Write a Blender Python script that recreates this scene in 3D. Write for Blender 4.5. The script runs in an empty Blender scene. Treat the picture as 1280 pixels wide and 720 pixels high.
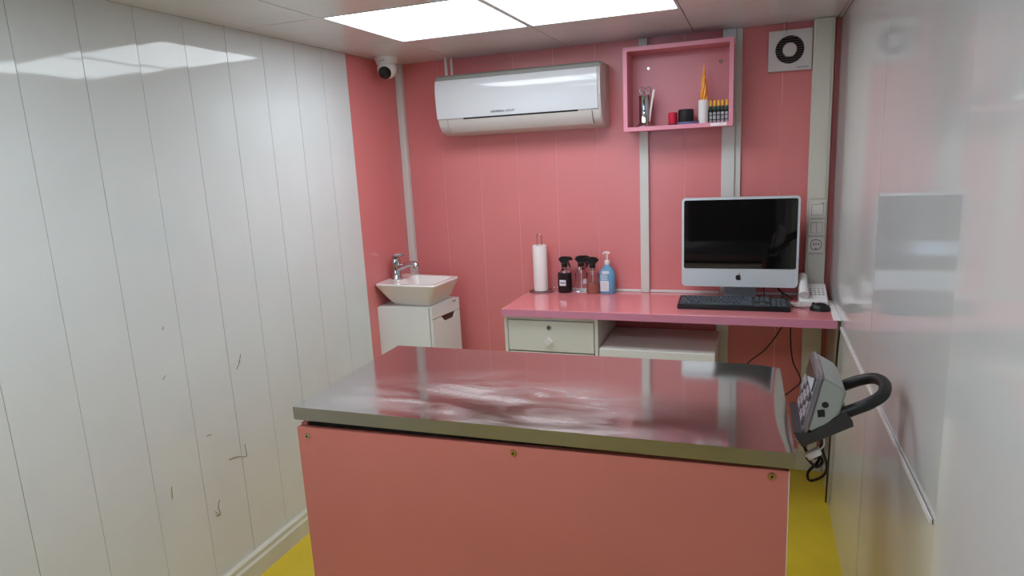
import bpy, bmesh, math, random
from mathutils import Vector, Matrix
random.seed(4)
S = bpy.context.scene
COL = S.collection

# ------------------------------------------------------------------ camera, world, light, exposure
cam_d = bpy.data.cameras.new('camera'); cam = bpy.data.objects.new('camera', cam_d); COL.objects.link(cam)
cam_d.sensor_width = 36.0; cam_d.lens = 821.96/1280*36.0; cam_d.clip_start = 0.02
YAW, PITCH, ROLL = .3566, -.1968, .0496
Mr = Matrix.Rotation(YAW, 3, 'Z') @ Matrix.Rotation(PITCH, 3, 'X') @ Matrix.Rotation(ROLL, 3, 'Y')
rx, fw, up = Mr.col[0], Mr.col[1], Mr.col[2]
m4 = Matrix.Identity(4)
for i in range(3):
    m4[i][0] = rx[i]; m4[i][1] = up[i]; m4[i][2] = -fw[i]
m4.translation = (1.6877, -3.0411, 1.4566)
cam.matrix_world = m4
S.camera = cam
w = bpy.data.worlds.new('world'); S.world = w; w.use_nodes = True
w.node_tree.nodes['Background'].inputs['Color'].default_value = (.62, .78, 1.0, 1)
w.node_tree.nodes['Background'].inputs['Strength'].default_value = 9.0
S.view_settings.view_transform = 'Standard'; S.view_settings.look = 'None'
S.view_settings.gamma = 1.0; S.view_settings.use_curve_mapping = False
S.view_settings.exposure = -0.15
LIGHT = 9.0           # emission of the ceiling light diffusers
try:
    S.cycles.max_bounces = 10; S.cycles.glossy_bounces = 6; S.cycles.transmission_bounces = 8; S.cycles.diffuse_bounces = 6
except Exception: pass

H = 1.9325; W = 2.0; YF = -4.3   # room height, width, front wall
HD = .807                        # desk top

# ------------------------------------------------------------------ materials
def lin(c):
    return tuple((x/255/12.92 if x/255 <= .04045 else ((x/255+.055)/1.055)**2.4) for x in c)
def mat(name, rgb, rough=.4, metal=0., bump=0., bscale=40., var=0., vscale=6., spec=.5, coat=0., trans=0., ior=1.45, emit=0., rvar=0., stretch=None):
    m = bpy.data.materials.new(name); m.use_nodes = True
    nt = m.node_tree; b = nt.nodes['Principled BSDF']; L = nt.links
    c = lin(rgb)
    b.inputs['Base Color'].default_value = (*c, 1)
    b.inputs['Roughness'].default_value = rough; b.inputs['Metallic'].default_value = metal
    b.inputs['Specular IOR Level'].default_value = spec; b.inputs['Coat Weight'].default_value = coat
    b.inputs['Coat Roughness'].default_value = .05
    b.inputs['Transmission Weight'].default_value = trans; b.inputs['IOR'].default_value = ior
    if emit:
        b.inputs['Emission Color'].default_value = (*c, 1); b.inputs['Emission Strength'].default_value = emit
    tc = nt.nodes.new('ShaderNodeTexCoord'); src = tc.outputs['Object']
    if stretch:
        mp = nt.nodes.new('ShaderNodeMapping'); mp.inputs['Scale'].default_value = stretch
        L.new(src, mp.inputs['Vector']); src = mp.outputs['Vector']
    def noise(sc, det=4):
        n = nt.nodes.new('ShaderNodeTexNoise'); n.inputs['Scale'].default_value = sc; n.inputs['Detail'].default_value = det
        L.new(src, n.inputs['Vector']); return n.outputs['Fac']
    v = var if var else .03
    r = nt.nodes.new('ShaderNodeValToRGB')
    r.color_ramp.elements[0].position = .3; r.color_ramp.elements[1].position = .7
    r.color_ramp.elements[0].color = (*[x*(1-v) for x in c], 1); r.color_ramp.elements[1].color = (*[min(1, x*(1+v)) for x in c], 1)
    L.new(noise(vscale), r.inputs['Fac']); L.new(r.outputs['Color'], b.inputs['Base Color'])
    if rvar:
        mr = nt.nodes.new('ShaderNodeMapRange'); mr.inputs['From Min'].default_value = .35; mr.inputs['From Max'].default_value = .65
        mr.inputs['To Min'].default_value = rough; mr.inputs['To Max'].default_value = rough+rvar
        L.new(noise(vscale*1.3, 5), mr.inputs['Value']); L.new(mr.outputs['Result'], b.inputs['Roughness'])
    if bump:
        bp = nt.nodes.new('ShaderNodeBump'); bp.inputs['Strength'].default_value = bump; bp.inputs['Distance'].default_value = .002
        L.new(noise(bscale, 3), bp.inputs['Height']); L.new(bp.outputs['Normal'], b.inputs['Normal'])
    return m
M = {}
M['pvc'] = mat('white_pvc_panel', (212,216,216), .045, bump=.02, bscale=4, var=.02, spec=.5)
M['pvc_r'] = mat('glossy_white_panel', (206,207,207), .08, bump=.06, bscale=3, var=.02, spec=.5, coat=.1)
M['gap'] = mat('panel_gap', (112,114,110), .8)
M['gap_pink'] = mat('pink_panel_gap', (250,196,186), .6)
M['pink'] = mat('pink_wall_panel', (213,124,123), .27, bump=.08, bscale=8, var=.02)
M['pink_lam'] = mat('pink_gloss_laminate', (218,130,134), .06, bump=.03, bscale=10, var=.02, coat=.3)
M['pink_lam2'] = mat('pink_shelf_laminate', (208,128,136), .35, var=.02)
M['pink_edge'] = mat('pink_edge_band', (200,128,152), .35, var=.03)
M['pink_body'] = mat('pink_table_board', (196,112,101), .5, var=.04, vscale=3)
M['trim'] = mat('white_pvc_trim', (208,204,198), .35, var=.03)
M['trim_cream'] = mat('cream_cable_trunk', (204,200,186), .38, var=.03)
M['tile'] = mat('grey_ceiling_tile', (214,214,216), .22, bump=.04, bscale=7, var=.03, spec=.7)
M['dark'] = mat('dark_gap', (30,22,24), .8)
M['floor'] = mat('yellow_vinyl', (212,186,50), .28, bump=.15, bscale=30, var=.10, vscale=4)
M['base'] = mat('off_white_skirting', (205,205,190), .4, var=.05)
M['front'] = mat('grey_room_front', (120,118,122), .5, var=.05)
M['light'] = mat('light_diffuser', (238,247,255), .5, emit=LIGHT)
M['white_plastic'] = mat('white_plastic', (222,218,216), .3, var=.01)
M['ac_panel'] = mat('ac_gloss_white', (206,206,209), .12, var=.01, coat=.5)
M['ac_body'] = mat('ac_body_white', (198,192,188), .35, var=.02)
M['fan'] = mat('fan_white_plastic', (205,196,192), .4, var=.02)
M['fan_bar'] = mat('fan_grille_bar', (104,88,84), .4)
M['black'] = mat('black_plastic', (20,20,22), .38, var=.05)
M['black_gloss'] = mat('screen_glass', (6,6,8), .03, spec=1.0, coat=1)
M['rubber'] = mat('black_foam_rubber', (22,22,24), .5, bump=.2, bscale=200)
M['key'] = mat('dark_keycap', (66,72,80), .45, var=.05)
M['alu'] = mat('pale_aluminium', (205,211,214), .35, metal=.25, var=.01)
M['alu2'] = mat('silver_stand', (168,170,175), .3, metal=.3)
M['chrome'] = mat('chrome', (190,190,192), .08, metal=1)
M['wire'] = mat('steel_wire', (150,140,140), .25, metal=1)
M['brass'] = mat('brass_screw', (205,190,160), .2, metal=1)
M['lacquer'] = mat('white_lacquer', (222,222,218), .3, var=.01)
M['lacquer_g'] = mat('white_cabinet_board', (212,212,204), .35, var=.02)
M['ceramic'] = mat('white_ceramic', (232,226,222), .08, coat=.4, var=.01)
M['wood_dark'] = mat('brown_handle_recess', (88,48,36), .5, var=.1)
M['paper'] = mat('white_paper', (235,228,226), .9, bump=.3, bscale=60)
M['clear'] = mat('clear_plastic', (245,240,242), .05, trans=1, ior=1.3)
M['pink_liquid'] = mat('pink_liquid', (240,160,145), .1, trans=.6, ior=1.33)
M['black_label'] = mat('black_bottle_body', (22,20,24), .25)
M['label'] = mat('pale_label', (216,220,226), .6)
M['ink'] = mat('dark_print', (40,40,48), .6)
M['blue'] = mat('blue_soap', (112,168,205), .15, trans=.15, ior=1.35, var=.05)
M['blue_clear'] = mat('pale_blue_dish', (150,160,205), .15, trans=.5, ior=1.3)
M['red'] = mat('red_plastic', (196,30,62), .35)
M['orange'] = mat('orange_feathery', (238,146,22), .35, var=.3, vscale=80)
M['yellow_cap'] = mat('yellow_cap', (228,172,60), .35)
M['green'] = mat('dark_green_tube', (18,74,58), .3)
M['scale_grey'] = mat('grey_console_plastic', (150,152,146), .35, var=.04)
M['scale_face'] = mat('console_face', (118,110,116), .15, coat=.4)
M['button_grey'] = mat('grey_button', (150,140,146), .3)
M['scale_dark'] = mat('dark_grey_metal', (62,60,62), .4, metal=.3)
M['socket'] = mat('ivory_switch', (214,208,200), .3, var=.01)
M['scuff'] = mat('brown_scuff', (138,112,92), .9)
M['lens'] = mat('camera_lens', (14,14,16), .08)
M['window_glass'] = mat('window_glass', (235,245,250), .02, trans=1, ior=1.02)
M['door'] = mat('dark_door', (58,54,56), .4, var=.05)

def steel():
    m = bpy.data.materials.new('brushed_steel_top'); m.use_nodes = True
    nt = m.node_tree; b = nt.nodes['Principled BSDF']; L = nt.links
    b.inputs['Metallic'].default_value = 1
    tc = nt.nodes.new('ShaderNodeTexCoord')
    mp = nt.nodes.new('ShaderNodeMapping'); mp.inputs['Scale'].default_value = (2.2, 7, 1); L.new(tc.outputs['Object'], mp.inputs['Vector'])
    n1 = nt.nodes.new('ShaderNodeTexNoise'); n1.inputs['Scale'].default_value = 2.0; n1.inputs['Detail'].default_value = 6; n1.inputs['Distortion'].default_value = .6
    L.new(mp.outputs['Vector'], n1.inputs['Vector'])
    # worn, wiped patch in the middle of the top (stays put: object space)
    g = nt.nodes.new('ShaderNodeMapping'); g.inputs['Location'].default_value = (-.52*1.8, -.09*2.8, 0); g.inputs['Scale'].default_value = (1.8, 2.8, 0)
    L.new(tc.outputs['Object'], g.inputs['Vector'])
    gr = nt.nodes.new('ShaderNodeTexGradient'); gr.gradient_type = 'SPHERICAL'; L.new(g.outputs['Vector'], gr.inputs['Vector'])
    mr = nt.nodes.new('ShaderNodeMapRange'); mr.inputs['From Min'].default_value = .36; mr.inputs['From Max'].default_value = .66; L.new(n1.outputs['Fac'], mr.inputs['Value'])
    mu = nt.nodes.new('ShaderNodeMath'); mu.operation = 'MULTIPLY'; L.new(mr.outputs['Result'], mu.inputs[0])
    m2 = nt.nodes.new('ShaderNodeMapRange'); m2.inputs['From Min'].default_value = .08; m2.inputs['From Max'].default_value = .6; L.new(gr.outputs['Fac'], m2.inputs['Value'])
    L.new(m2.outputs['Result'], mu.inputs[1])
    ro = nt.nodes.new('ShaderNodeMapRange'); ro.inputs['To Min'].default_value = .075; ro.inputs['To Max'].default_value = .34
    L.new(mu.outputs['Value'], ro.inputs['Value']); L.new(ro.outputs['Result'], b.inputs['Roughness'])
    me_ = nt.nodes.new('ShaderNodeMapRange'); me_.inputs['To Min'].default_value = .93; me_.inputs['To Max'].default_value = .50
    L.new(mu.outputs['Value'], me_.inputs['Value']); L.new(me_.outputs['Result'], b.inputs['Metallic'])
    cr = nt.nodes.new('ShaderNodeMix'); cr.data_type = 'RGBA'
    cr.inputs[6].default_value = (*lin((190,186,184)), 1); cr.inputs[7].default_value = (*lin((212,203,203)), 1)
    L.new(mu.outputs['Value'], cr.inputs[0]); L.new(cr.outputs[2], b.inputs['Base Color'])
    n2 = nt.nodes.new('ShaderNodeTexNoise'); n2.inputs['Scale'].default_value = 3; n2.inputs['Detail'].default_value = 2; L.new(tc.outputs['Object'], n2.inputs['Vector'])
    bp = nt.nodes.new('ShaderNodeBump'); bp.inputs['Strength'].default_value = .12; bp.inputs['Distance'].default_value = .004
    L.new(n2.outputs['Fac'], bp.inputs['Height']); L.new(bp.outputs['Normal'], b.inputs['Normal'])
    return m
M['steel'] = steel()
M['steel_edge'] = mat('brushed_steel_edge', (166,160,152), .34, metal=.95, var=.06, vscale=4)

# ------------------------------------------------------------------ helpers
def obj(name, bm, m, parent=None, smooth=False, mats=None, label=None):
    """links one bmesh as ONE mesh object; verts are world coordinates, moved to the parent's origin"""
    bmesh.ops.recalc_face_normals(bm, faces=bm.faces)
    if parent is not None:
        off = Vector(parent['_o'])
        bmesh.ops.translate(bm, verts=bm.verts, vec=-off)
    me = bpy.data.meshes.new(name); bm.to_mesh(me); bm.free()
    for x in (mats or [M[m]]): me.materials.append(x)
    if smooth:
        for p in me.polygons: p.use_smooth = True
        try: me.set_sharp_from_angle(angle=math.radians(35))
        except Exception: pass
    o = bpy.data.objects.new(name, me); COL.objects.link(o)
    if parent is not None:
        o.parent = parent; o['_o'] = parent['_o']
    else: o['_o'] = (0., 0., 0.)
    if label: o['label'] = label
    return o
def rebase(o, loc):
    """moves a parentless mesh's origin to loc"""
    o.data.transform(Matrix.Translation(-Vector(loc))); o.location = loc; o['_o'] = tuple(loc); return o
def thing(name, label, cat, loc, group=None):
    o = bpy.data.objects.new(name, None); COL.objects.link(o); o.empty_display_size = .05
    o.location = loc; o['_o'] = tuple(loc); o['label'] = label; o['category'] = cat
    if group: o['group'] = group
    return o
def tag(o, label, cat, group=None):
    o['label'] = label; o['category'] = cat
    if group: o['group'] = group
    return o
def struct(name, bm, m, label=None, **k):
    o = obj(name, bm, m, **k); o['kind'] = 'structure'
    if label: o['label'] = label
    return o
def B(*boxes, bev=0., seg=2):
    bm = bmesh.new()
    for (x0, x1, y0, y1, z0, z1) in boxes:
        r = bmesh.ops.create_cube(bm, size=1)
        for v in r['verts']:
            v.co = Vector(((x0+x1)/2+v.co.x*(x1-x0), (y0+y1)/2+v.co.y*(y1-y0), (z0+z1)/2+v.co.z*(z1-z0)))
    if bev:
        bmesh.ops.bevel(bm, geom=list(bm.edges), offset=bev, segments=seg, affect='EDGES', profile=.5)
    return bm
def prism(pts, ax, a0, a1, bev=0., bm=None, seg=2):
    """pts in the plane across axis ax; x: (y,z), y: (x,z), z: (x,y)"""
    own = bm is None
    if own: bm = bmesh.new()
    def P(u, v, a): return {'x': (a, u, v), 'y': (u, a, v), 'z': (u, v, a)}[ax]
    A = [bm.verts.new(P(u, v, a0)) for u, v in pts]; C = [bm.verts.new(P(u, v, a1)) for u, v in pts]
    n = len(pts); f = [bm.faces.new(A), bm.faces.new(C[::-1])]
    for i in range(n): f.append(bm.faces.new((A[i], C[i], C[(i+1) % n], A[(i+1) % n])))
    if bev:
        es = set(f[0].edges) | set(f[1].edges)
        bmesh.ops.bevel(bm, geom=list(es), offset=bev, segments=seg, affect='EDGES')
    return bm
def rrect(u0, u1, v0, v1, r, n=6):
    out = []
    for cu, cv, a in ((u1-r, v1-r, 0), (u0+r, v1-r, 90), (u0+r, v0+r, 180), (u1-r, v0+r, 270)):
        for i in range(n+1):
            t = math.radians(a+90*i/n); out.append((cu+r*math.cos(t), cv+r*math.sin(t)))
    return out
def lathe(prof, c, n=24, axis='z', sx=1., sy=1., bm=None):
    """prof [(r, h)], around a vertical axis at c=(x,y,z)"""
    if bm is None: bm = bmesh.new()
    rings = []
    def P(r, t, h):
        a, b = r*math.cos(t)*sx, r*math.sin(t)*sy
        v = {'z': (a, b, h), 'y': (a, h, b), 'x': (h, a, b)}[axis]
        return Vector(c)+Vector(v)
    for r, h in prof:
        if r < 1e-6: rings.append([bm.verts.new(P(0, 0, h))])
        else: rings.append([bm.verts.new(P(r, 2*math.pi*i/n, h)) for i in range(n)])
    for a, b in zip(rings[:-1], rings[1:]):
        for i in range(n):
            j = (i+1) % n
            if len(a) == 1 and len(b) == 1: continue
            if len(a) == 1: bm.faces.new((a[0], b[i], b[j]))
            elif len(b) == 1: bm.faces.new((a[i], b[0], a[j]))
            else: bm.faces.new((a[i], b[i], b[j], a[j]))
    if len(rings[0]) > 1 and prof[0][0] > 1e-6 and prof[0] != prof[-1]: bm.faces.new(rings[0])
    if len(rings[-1]) > 1 and prof[0] != prof[-1]: bm.faces.new(rings[-1][::-1])
    return bm
def tube(pts, r, n=8, closed=False, bm=None, sub=4):
    """round tube through smoothed points; r a number or a list"""
    if bm is None: bm = bmesh.new()
    P = [Vector(p) for p in pts]
    rr = r if isinstance(r, (list, tuple)) else [r]*len(P)
    Q, R = [], []
    N = len(P); segs = N if closed else N-1
    for i in range(segs):
        p0 = P[(i-1) % N] if closed or i > 0 else P[0]*2-P[1]
        p1, p2 = P[i], P[(i+1) % N]
        p3 = P[(i+2) % N] if closed or i+2 < N else P[-1]*2-P[-2]
        for k in range(sub):
            t = k/sub
            Q.append(.5*((2*p1)+(p2-p0)*t+(2*p0-5*p1+4*p2-p3)*t*t+(3*p1-p0-3*p2+p3)*t**3))
            R.append(rr[i]*(1-t)+rr[(i+1) % N]*t)
    if not closed: Q.append(P[-1]); R.append(rr[-1])
    K = len(Q); rings = []
    T0 = (Q[1]-Q[0]).normalized(); nrm = T0.orthogonal().normalized()
    for i in range(K):
        T = (Q[(i+1) % K]-Q[i-1]).normalized() if (closed or 0 < i < K-1) else ((Q[1]-Q[0]) if i == 0 else (Q[-1]-Q[-2])).normalized()
        nrm = (nrm-T*nrm.dot(T)).normalized(); b = T.cross(nrm)
        rings.append([bm.verts.new(Q[i]+R[i]*(nrm*math.cos(2*math.pi*j/n)+b*math.sin(2*math.pi*j/n))) for j in range(n)])
    for i in range(K if closed else K-1):
        a, b2 = rings[i], rings[(i+1) % K]
        off = 0
        if closed and i == K-1:
            off = min(range(n), key=lambda o: (a[0].co-b2[o].co).length)
        for j in range(n):
            bm.faces.new((a[j], a[(j+1) % n], b2[(j+1+off) % n], b2[(j+off) % n]))
    if not closed:
        bm.faces.new(rings[0][::-1]); bm.faces.new(rings[-1])
    return bm
def xf(bm, mtx):
    bmesh.ops.transform(bm, matrix=mtx, verts=bm.verts); return bm
def text_bm(s, size, mtx, depth=.0004, squeeze=1.):
    c = bpy.data.curves.new('lettering', 'FONT'); c.body = s; c.size = size; c.align_x = 'CENTER'; c.align_y = 'CENTER'; c.extrude = depth; c.resolution_u = 2
    o = bpy.data.objects.new('lettering', c); COL.objects.link(o)
    dg = bpy.context.evaluated_depsgraph_get(); dg.update()
    me = bpy.data.meshes.new_from_object(o.evaluated_get(dg))
    bm = bmesh.new(); bm.from_mesh(me)
    bpy.data.objects.remove(o); bpy.data.curves.remove(c); bpy.data.meshes.remove(me)
    xf(bm, mtx @ Matrix.Diagonal((squeeze, 1, 1, 1))); return bm
def FRONT(x, y, z, roll=0):   # text standing up, facing -Y
    return Matrix.Translation((x, y, z)) @ Matrix.Rotation(math.pi/2, 4, 'X') @ Matrix.Rotation(roll, 4, 'Z')

# ------------------------------------------------------------------ the room
fl = struct('floor', B((-.1, W+.1, YF-.1, .1, -.05, 0)), 'floor', label='yellow vinyl floor')
wl = struct('wall_left', B((-.08, -.012, YF, 0, 0, H+.1)), 'gap', label='wall of upright white plastic panels with a pink end')
P0, PP = .4474, .1786
o = obj('panel', B((-.012, 0, -P0+.0005, 0, 0, H)), 'pink', wl, label='pink end panel'); 
k = 0; y = -P0
tilts = [.0]*60; pitches = [0, .01, -.01, .01, -.03, .02, .04, .0, -.03, .02]
while y > YF+.01:
    y1 = max(y-PP, YF); g = .0008
    bow = [.0003, .0003, .0003, .0004, .0005, .0008, .0007, .0009, .0007, .0004][k] if k < 10 else .0004
    prf = [(-bow*(2*q/8-1)**2, (y1+g)+(y-y1-2*g)*q/8) for q in range(9)]
    bm = prism([(-.012, y1+g)]+prf+[(-.012, y-g)], 'z', 0, H)   # each panel is slightly bowed
    yc = (y+y1)/2; a = math.radians(tilts[k] if k < len(tilts) else random.uniform(-.3, .3))
    tz = math.radians(pitches[k] if k < len(pitches) else random.uniform(-.02, .02))
    xf(bm, Matrix.Translation((0, yc, 1.2)) @ Matrix.Rotation(a, 4, 'Z') @ Matrix.Rotation(tz, 4, 'Y') @ Matrix.Translation((0, -yc, -1.2)))
    obj('panel', bm, 'pvc', wl, smooth=True); y = y1; k += 1
# scuffs on the left wall
sc = bmesh.new()
for pts in ([(-1.283, .822), (-1.292, .80), (-1.297, .79), (-1.312, .775)], [(-1.30, .80), (-1.285, .795)],
            [(-1.40, .477), (-1.36, .47), (-1.33, .455), (-1.315, .452)], [(-1.32, .50), (-1.318, .455)],
            [(-1.48, .60), (-1.46, .596)], [(-1.465, .36), (-1.475, .34), (-1.47, .31), (-1.49, .315)], [(-1.49, .33), (-1.475, .31)], [(-1.64, .50), (-1.645, .46)],
            [(-1.60, .85), (-1.61, .84)], [(-1.58, 1.0), (-1.583, .99)]):
    tube([(.0012, a, b) for a, b in pts], .0009, 4, bm=sc)
s_ = obj('scuff_marks', sc, 'scuff', wl, label='thin brown scuff marks'); s_['kind'] = 'stuff'

wb = struct('wall_back', B((-.08, W+.1, .0013, .08, 0, H+.1)), 'gap_pink', label='pink panelled wall')
x = .025-.196; first = True
while x < W-.01:
    x0, x1 = max(0, x), min(W, x+.196); g = .0007
    if x1-x0 > .01: obj('panel', B((x0+g, x1-g, 0, .0012, 0, H)), 'pink', wb)
    x += .196
wr = struct('wall_right', B((W+.06, W+.10, YF, 0, 0, H+.1)), 'gap', label='glossy white wall of wide panels')
edges = [0, -1.0575, -1.8045, -2.553, -3.30, YF]
for i, (a, b) in enumerate(zip(edges[:-1], edges[1:])):
    bm = B((W, W+.013, b+.002, a-.002, 0, H))
    ang = math.radians([0, .15, 2.6, .2, 0][i]); yc = a
    xf(bm, Matrix.Translation((W, yc, 0)) @ Matrix.Rotation(ang, 4, 'Z') @ Matrix.Translation((-W, -yc, 0)))
    obj('panel', bm, 'pvc_r', wr)
# front wall (behind the camera) with a doorway door and an unseen window added for cool daylight fill
struct('wall_front', B((0, 1.05, YF-.08, YF, 0, .95), (0, .15, YF-.08, YF, .95, 1.75), (0, 1.05, YF-.08, YF, 1.75, H+.1),
                       (.9, 1.05, YF-.08, YF, .95, 1.75), (1.05, W, YF-.08, YF, 1.9, H+.1), (1.9, W, YF-.08, YF, 0, 1.9)), 'front', label='wall behind the camera')
wn = struct('added_window_1', B((.15, .9, YF-.05, YF-.01, .95, .99), (.15, .9, YF-.05, YF-.01, 1.71, 1.75), (.15, .19, YF-.05, YF-.01, .99, 1.71), (.86, .9, YF-.05, YF-.01, .99, 1.71), (.505, .545, YF-.05, YF-.01, .99, 1.71)), 'trim', label='white frame of an unseen window added for daylight fill')
obj('pane', B((.19, .86, YF-.034, YF-.028, .99, 1.71)), 'window_glass', wn)
struct('door_1', B((1.05, 1.9, YF-.06, YF-.02, 0, 1.9)), 'door', label='dark door')

# ceiling: tiles on a hidden grid; two lit panels over the table, two unseen ones added behind the camera as fill
ce = struct('ceiling', B((-.08, W+.1, YF-.08, .05, H+.012, H+.1)), 'dark', label='tiled ceiling')
gx = [0, .338, .887, 1.436, 1.985, 2.0]; gy = [0, -.55, -1.10, -1.65, -2.2, -2.75, -3.3, -3.85, YF]
LP = {(1, 1), (2, 1), (1, 4), (2, 4)}
cl_lab = {(1, 1): 'square lit ceiling panel nearest the security camera', (2, 1): 'square lit ceiling panel above the desk monitor side, cut by the top edge',
          (1, 4): 'unseen lit ceiling panel added behind the viewer on the left as fill', (2, 4): 'unseen lit ceiling panel added behind the viewer on the right as fill'}
for i in range(len(gx)-1):
    for j in range(len(gy)-1):
        x0, x1, y1, y0 = gx[i], gx[i+1], gy[j], gy[j+1]
        if (i, j) in LP:
            t = thing('ceiling_light', cl_lab[(i, j)], 'ceiling light', ((x0+x1)/2, (y0+y1)/2, H))
            t['group'] = 'square ceiling light panels'
            m_ = .011
            obj('frame', B((x0+.001, x0+m_, y0+.001, y1-.001, H-.001, H+.012), (x1-m_, x1-.001, y0+.001, y1-.001, H-.001, H+.012),
                           (x0+m_, x1-m_, y0+.001, y0+m_, H-.001, H+.012), (x0+m_, x1-m_, y1-m_, y1-.001, H-.001, H+.012)), 'tile', t)
            obj('diffuser', B((x0+m_, x1-m_, y0+m_, y1-m_, H+.003, H+.011)), 'light', t)
        else:
            g = .002
            obj('tile', B((x0+g, x1-g, y0+g, y1-g, H, H+.012)), 'tile', ce)

# skirting and trims
prof = [(0, 0), (.022, 0), (.022, .062), (.016, .07), (.016, .086), (.010, .092), (0, .092)]
bm = bmesh.new(); A = [bm.verts.new((u, YF, v)) for u, v in prof]; C_ = [bm.verts.new((u, -.02, v)) for u, v in prof]
bm.faces.new(A); bm.faces.new(C_[::-1])
for i in range(len(prof)): bm.faces.new((A[i], C_[i], C_[(i+1) % len(prof)], A[(i+1) % len(prof)]))
struct('baseboard_left', bm, 'base', label='off white skirting below the white panels')
struct('baseboard_back', B((.022, W-.001, -.018, 0, 0, .095), bev=.002), 'base', label='white skirting under the desk')
struct('trim_1', B((.0, .034, -.03, -.0, .095, H-.001), bev=.003), 'trim', label='white corner moulding left of the air conditioner')
struct('trim_2', B((1.203, 1.242, -.02, 0, HD+.001, H-.001), bev=.002), 'trim', label='narrow white upright strip left of the monitor')
struct('trim_3', B((1.553, 1.607, -.02, 0, HD+.001, H-.001), bev=.002), 'trim', label='wider white upright strip behind the monitor')
struct('trim_4', B((1.608, 1.631, -.012, 0, HD+.001, H-.001), bev=.001), 'trim', label='thin flat white strip beside the wider one')
struct('trim_5', B((1.54, 1.592, -.02, 0, .095, HD-.032), bev=.002), 'trim', label='white upright strip under the desk')
struct('trim_6', B((.80, 1.20, -.012, 0, HD+.001, HD+.011), (1.245, 1.55, -.012, 0, HD+.001, HD+.011), (1.633, 1.895, -.012, 0, HD+.001, HD+.011), bev=.001), 'white_plastic', label='thin white cable cover along the back of the desk')
tr = struct('trim_7', B((1.898, 1.974, -.042, 0, HD+.001, H-.001), bev=.003), 'trim_cream', label='wide cream upright cable trunking with switches')
obj('cover', B((1.908, 1.964, -.0455, -.0425, HD+.002, .995), (1.908, 1.964, -.0455, -.0425, 1.225, H-.002), bev=.0008), 'trim_cream', tr)
tr2 = struct('trim_8', B((1.898, 1.974, -.042, 0, .096, HD-.032), bev=.003), 'trim_cream', label='cream upright cable trunking under the desk')
obj('cover', B((1.912, 1.960, -.0455, -.0425, .60, .765), bev=.0008), 'trim_cream', tr2)
obj('cover', B((1.912, 1.960, -.0455, -.0425, .12, .595), bev=.0008), 'trim_cream', tr2)
struct('trim_9', B((W-.004, W-.0003, -1.79, -.44, .775, .787), bev=.001), 'white_plastic', label='thin white rail along the right wall')

# ------------------------------------------------------------------ exam table
TA = .0167; TX, TY, TW, TD, TZ = .583, -1.737, 1.1936, .562, .8527
TM = Matrix.Translation((TX, TY, 0)) @ Matrix.Rotation(TA, 4, 'Z')
t = thing('exam_table', 'examination table with brushed steel top over a pink board body', 'table', (TX, TY, 0))
# steel top: sheet with turned-down lip, right end rolled over
bm = bmesh.new(); nx, ny = 120, 16; g = []
for i in range(nx+1):
    row = []
    for j in range(ny+1):
        s = i/nx; a = TW*(s**.8 if False else s); b = TD*j/ny
        wd = .012+.095*math.sin(min(1, b/TD*1.25)*math.pi/2); u = max(0, (a-(TW-wd))/wd); z = TZ-.075*wd*u*u
        row.append(bm.verts.new((a, b, z)))
    g.append(row)
for i in range(nx):
    for j in range(ny): bm.faces.new((g[i][j], g[i+1][j], g[i+1][j+1], g[i][j+1]))
per = [g[i][0] for i in range(nx+1)]+[g[nx][j] for j in range(1, ny+1)]+[g[i][ny] for i in range(nx-1, -1, -1)]+[g[0][j] for j in range(ny-1, 0, -1)]
low = [bm.verts.new((v.co.x, v.co.y, TZ-.034)) for v in per]; n = len(per)
for i in range(n):
    f = bm.faces.new((per[i], low[i], low[(i+1) % n], per[(i+1) % n])); f.material_index = 1
f = bm.faces.new(low); f.material_index = 1
xf(bm, TM)
top = obj('tabletop', bm, 'steel', t, smooth=True, mats=[M['steel'], M['steel_edge']])
def tb(*a, **k): return xf(B(*a, **k), TM)
obj('underframe', tb((.03, TW-.03, .03, TD-.03, .78, .8185)), 'dark', t)
bm = bmesh.new()     # front board with slightly rising top edge
prism([(.0, .02), (TW-.01, .02), (TW-.01, .809), (.0, .794)], 'y', .008, .026, bm=bm); xf(bm, TM)
obj('front_board', bm, 'pink_body', t)
obj('side_board', tb((.0, .018, .0265, TD-.03, .02, .800), bev=.001), 'pink_body', t)
obj('side_board', tb((TW-.028, TW-.010, .0265, TD-.03, .02, .808), bev=.001), 'pink_body', t)
obj('rear_board', tb((.02, .58, TD-.03, TD-.012, .02, .80), (.60, TW-.03, TD-.03, TD-.012, .02, .80), bev=.001), 'lacquer', t, label='white rear boards')
obj('edge_band', tb((TW-.0098, TW-.0085, .008, .026, .02, .812)), 'lacquer', t, label='pale edge strip')
for a, z in ((.030, .772), (.596, .786), (1.152, .795)):
    r = xf(lathe([(0, -.004), (.0065, -.004), (.0085, -.001), (.0085, .0)], (a, .008, z), 16, 'y'), TM)
    s = obj('screw', r, 'brass', t, smooth=True)
    obj('slot', xf(B((a-.004, a+.004, .0035, .0042, z-.001, z+.001), (a-.001, a+.001, .0035, .0042, z-.004, z+.004)), TM), 'dark', s)
for a in (.06, TW-.07):
    for b in (.06, TD-.08): obj('foot', xf(lathe([(.02, 0), (.02, .021)], (a, b, 0), 12), TM), 'black', t)
for a in (.03, TW-.04):
    for b in (.04,): obj('spacer', tb((a, a+.012, b, b+.012, .79, .822)), 'wire', t)

# ------------------------------------------------------------------ desk
t = thing('desk_worktop', 'long glossy pink worktop along the back wall', 'desk', (.661, -.4316, HD-.032))
obj('board', B((.661, 1.988, -.4306, -.0005, HD-.032, HD), bev=.0015), 'pink_lam', t)
obj('edge_band', B((.661, 1.988, -.4326, -.4308, HD-.032, HD-.001)), 'pink_edge', t, label='mauve pink edge strip')

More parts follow.
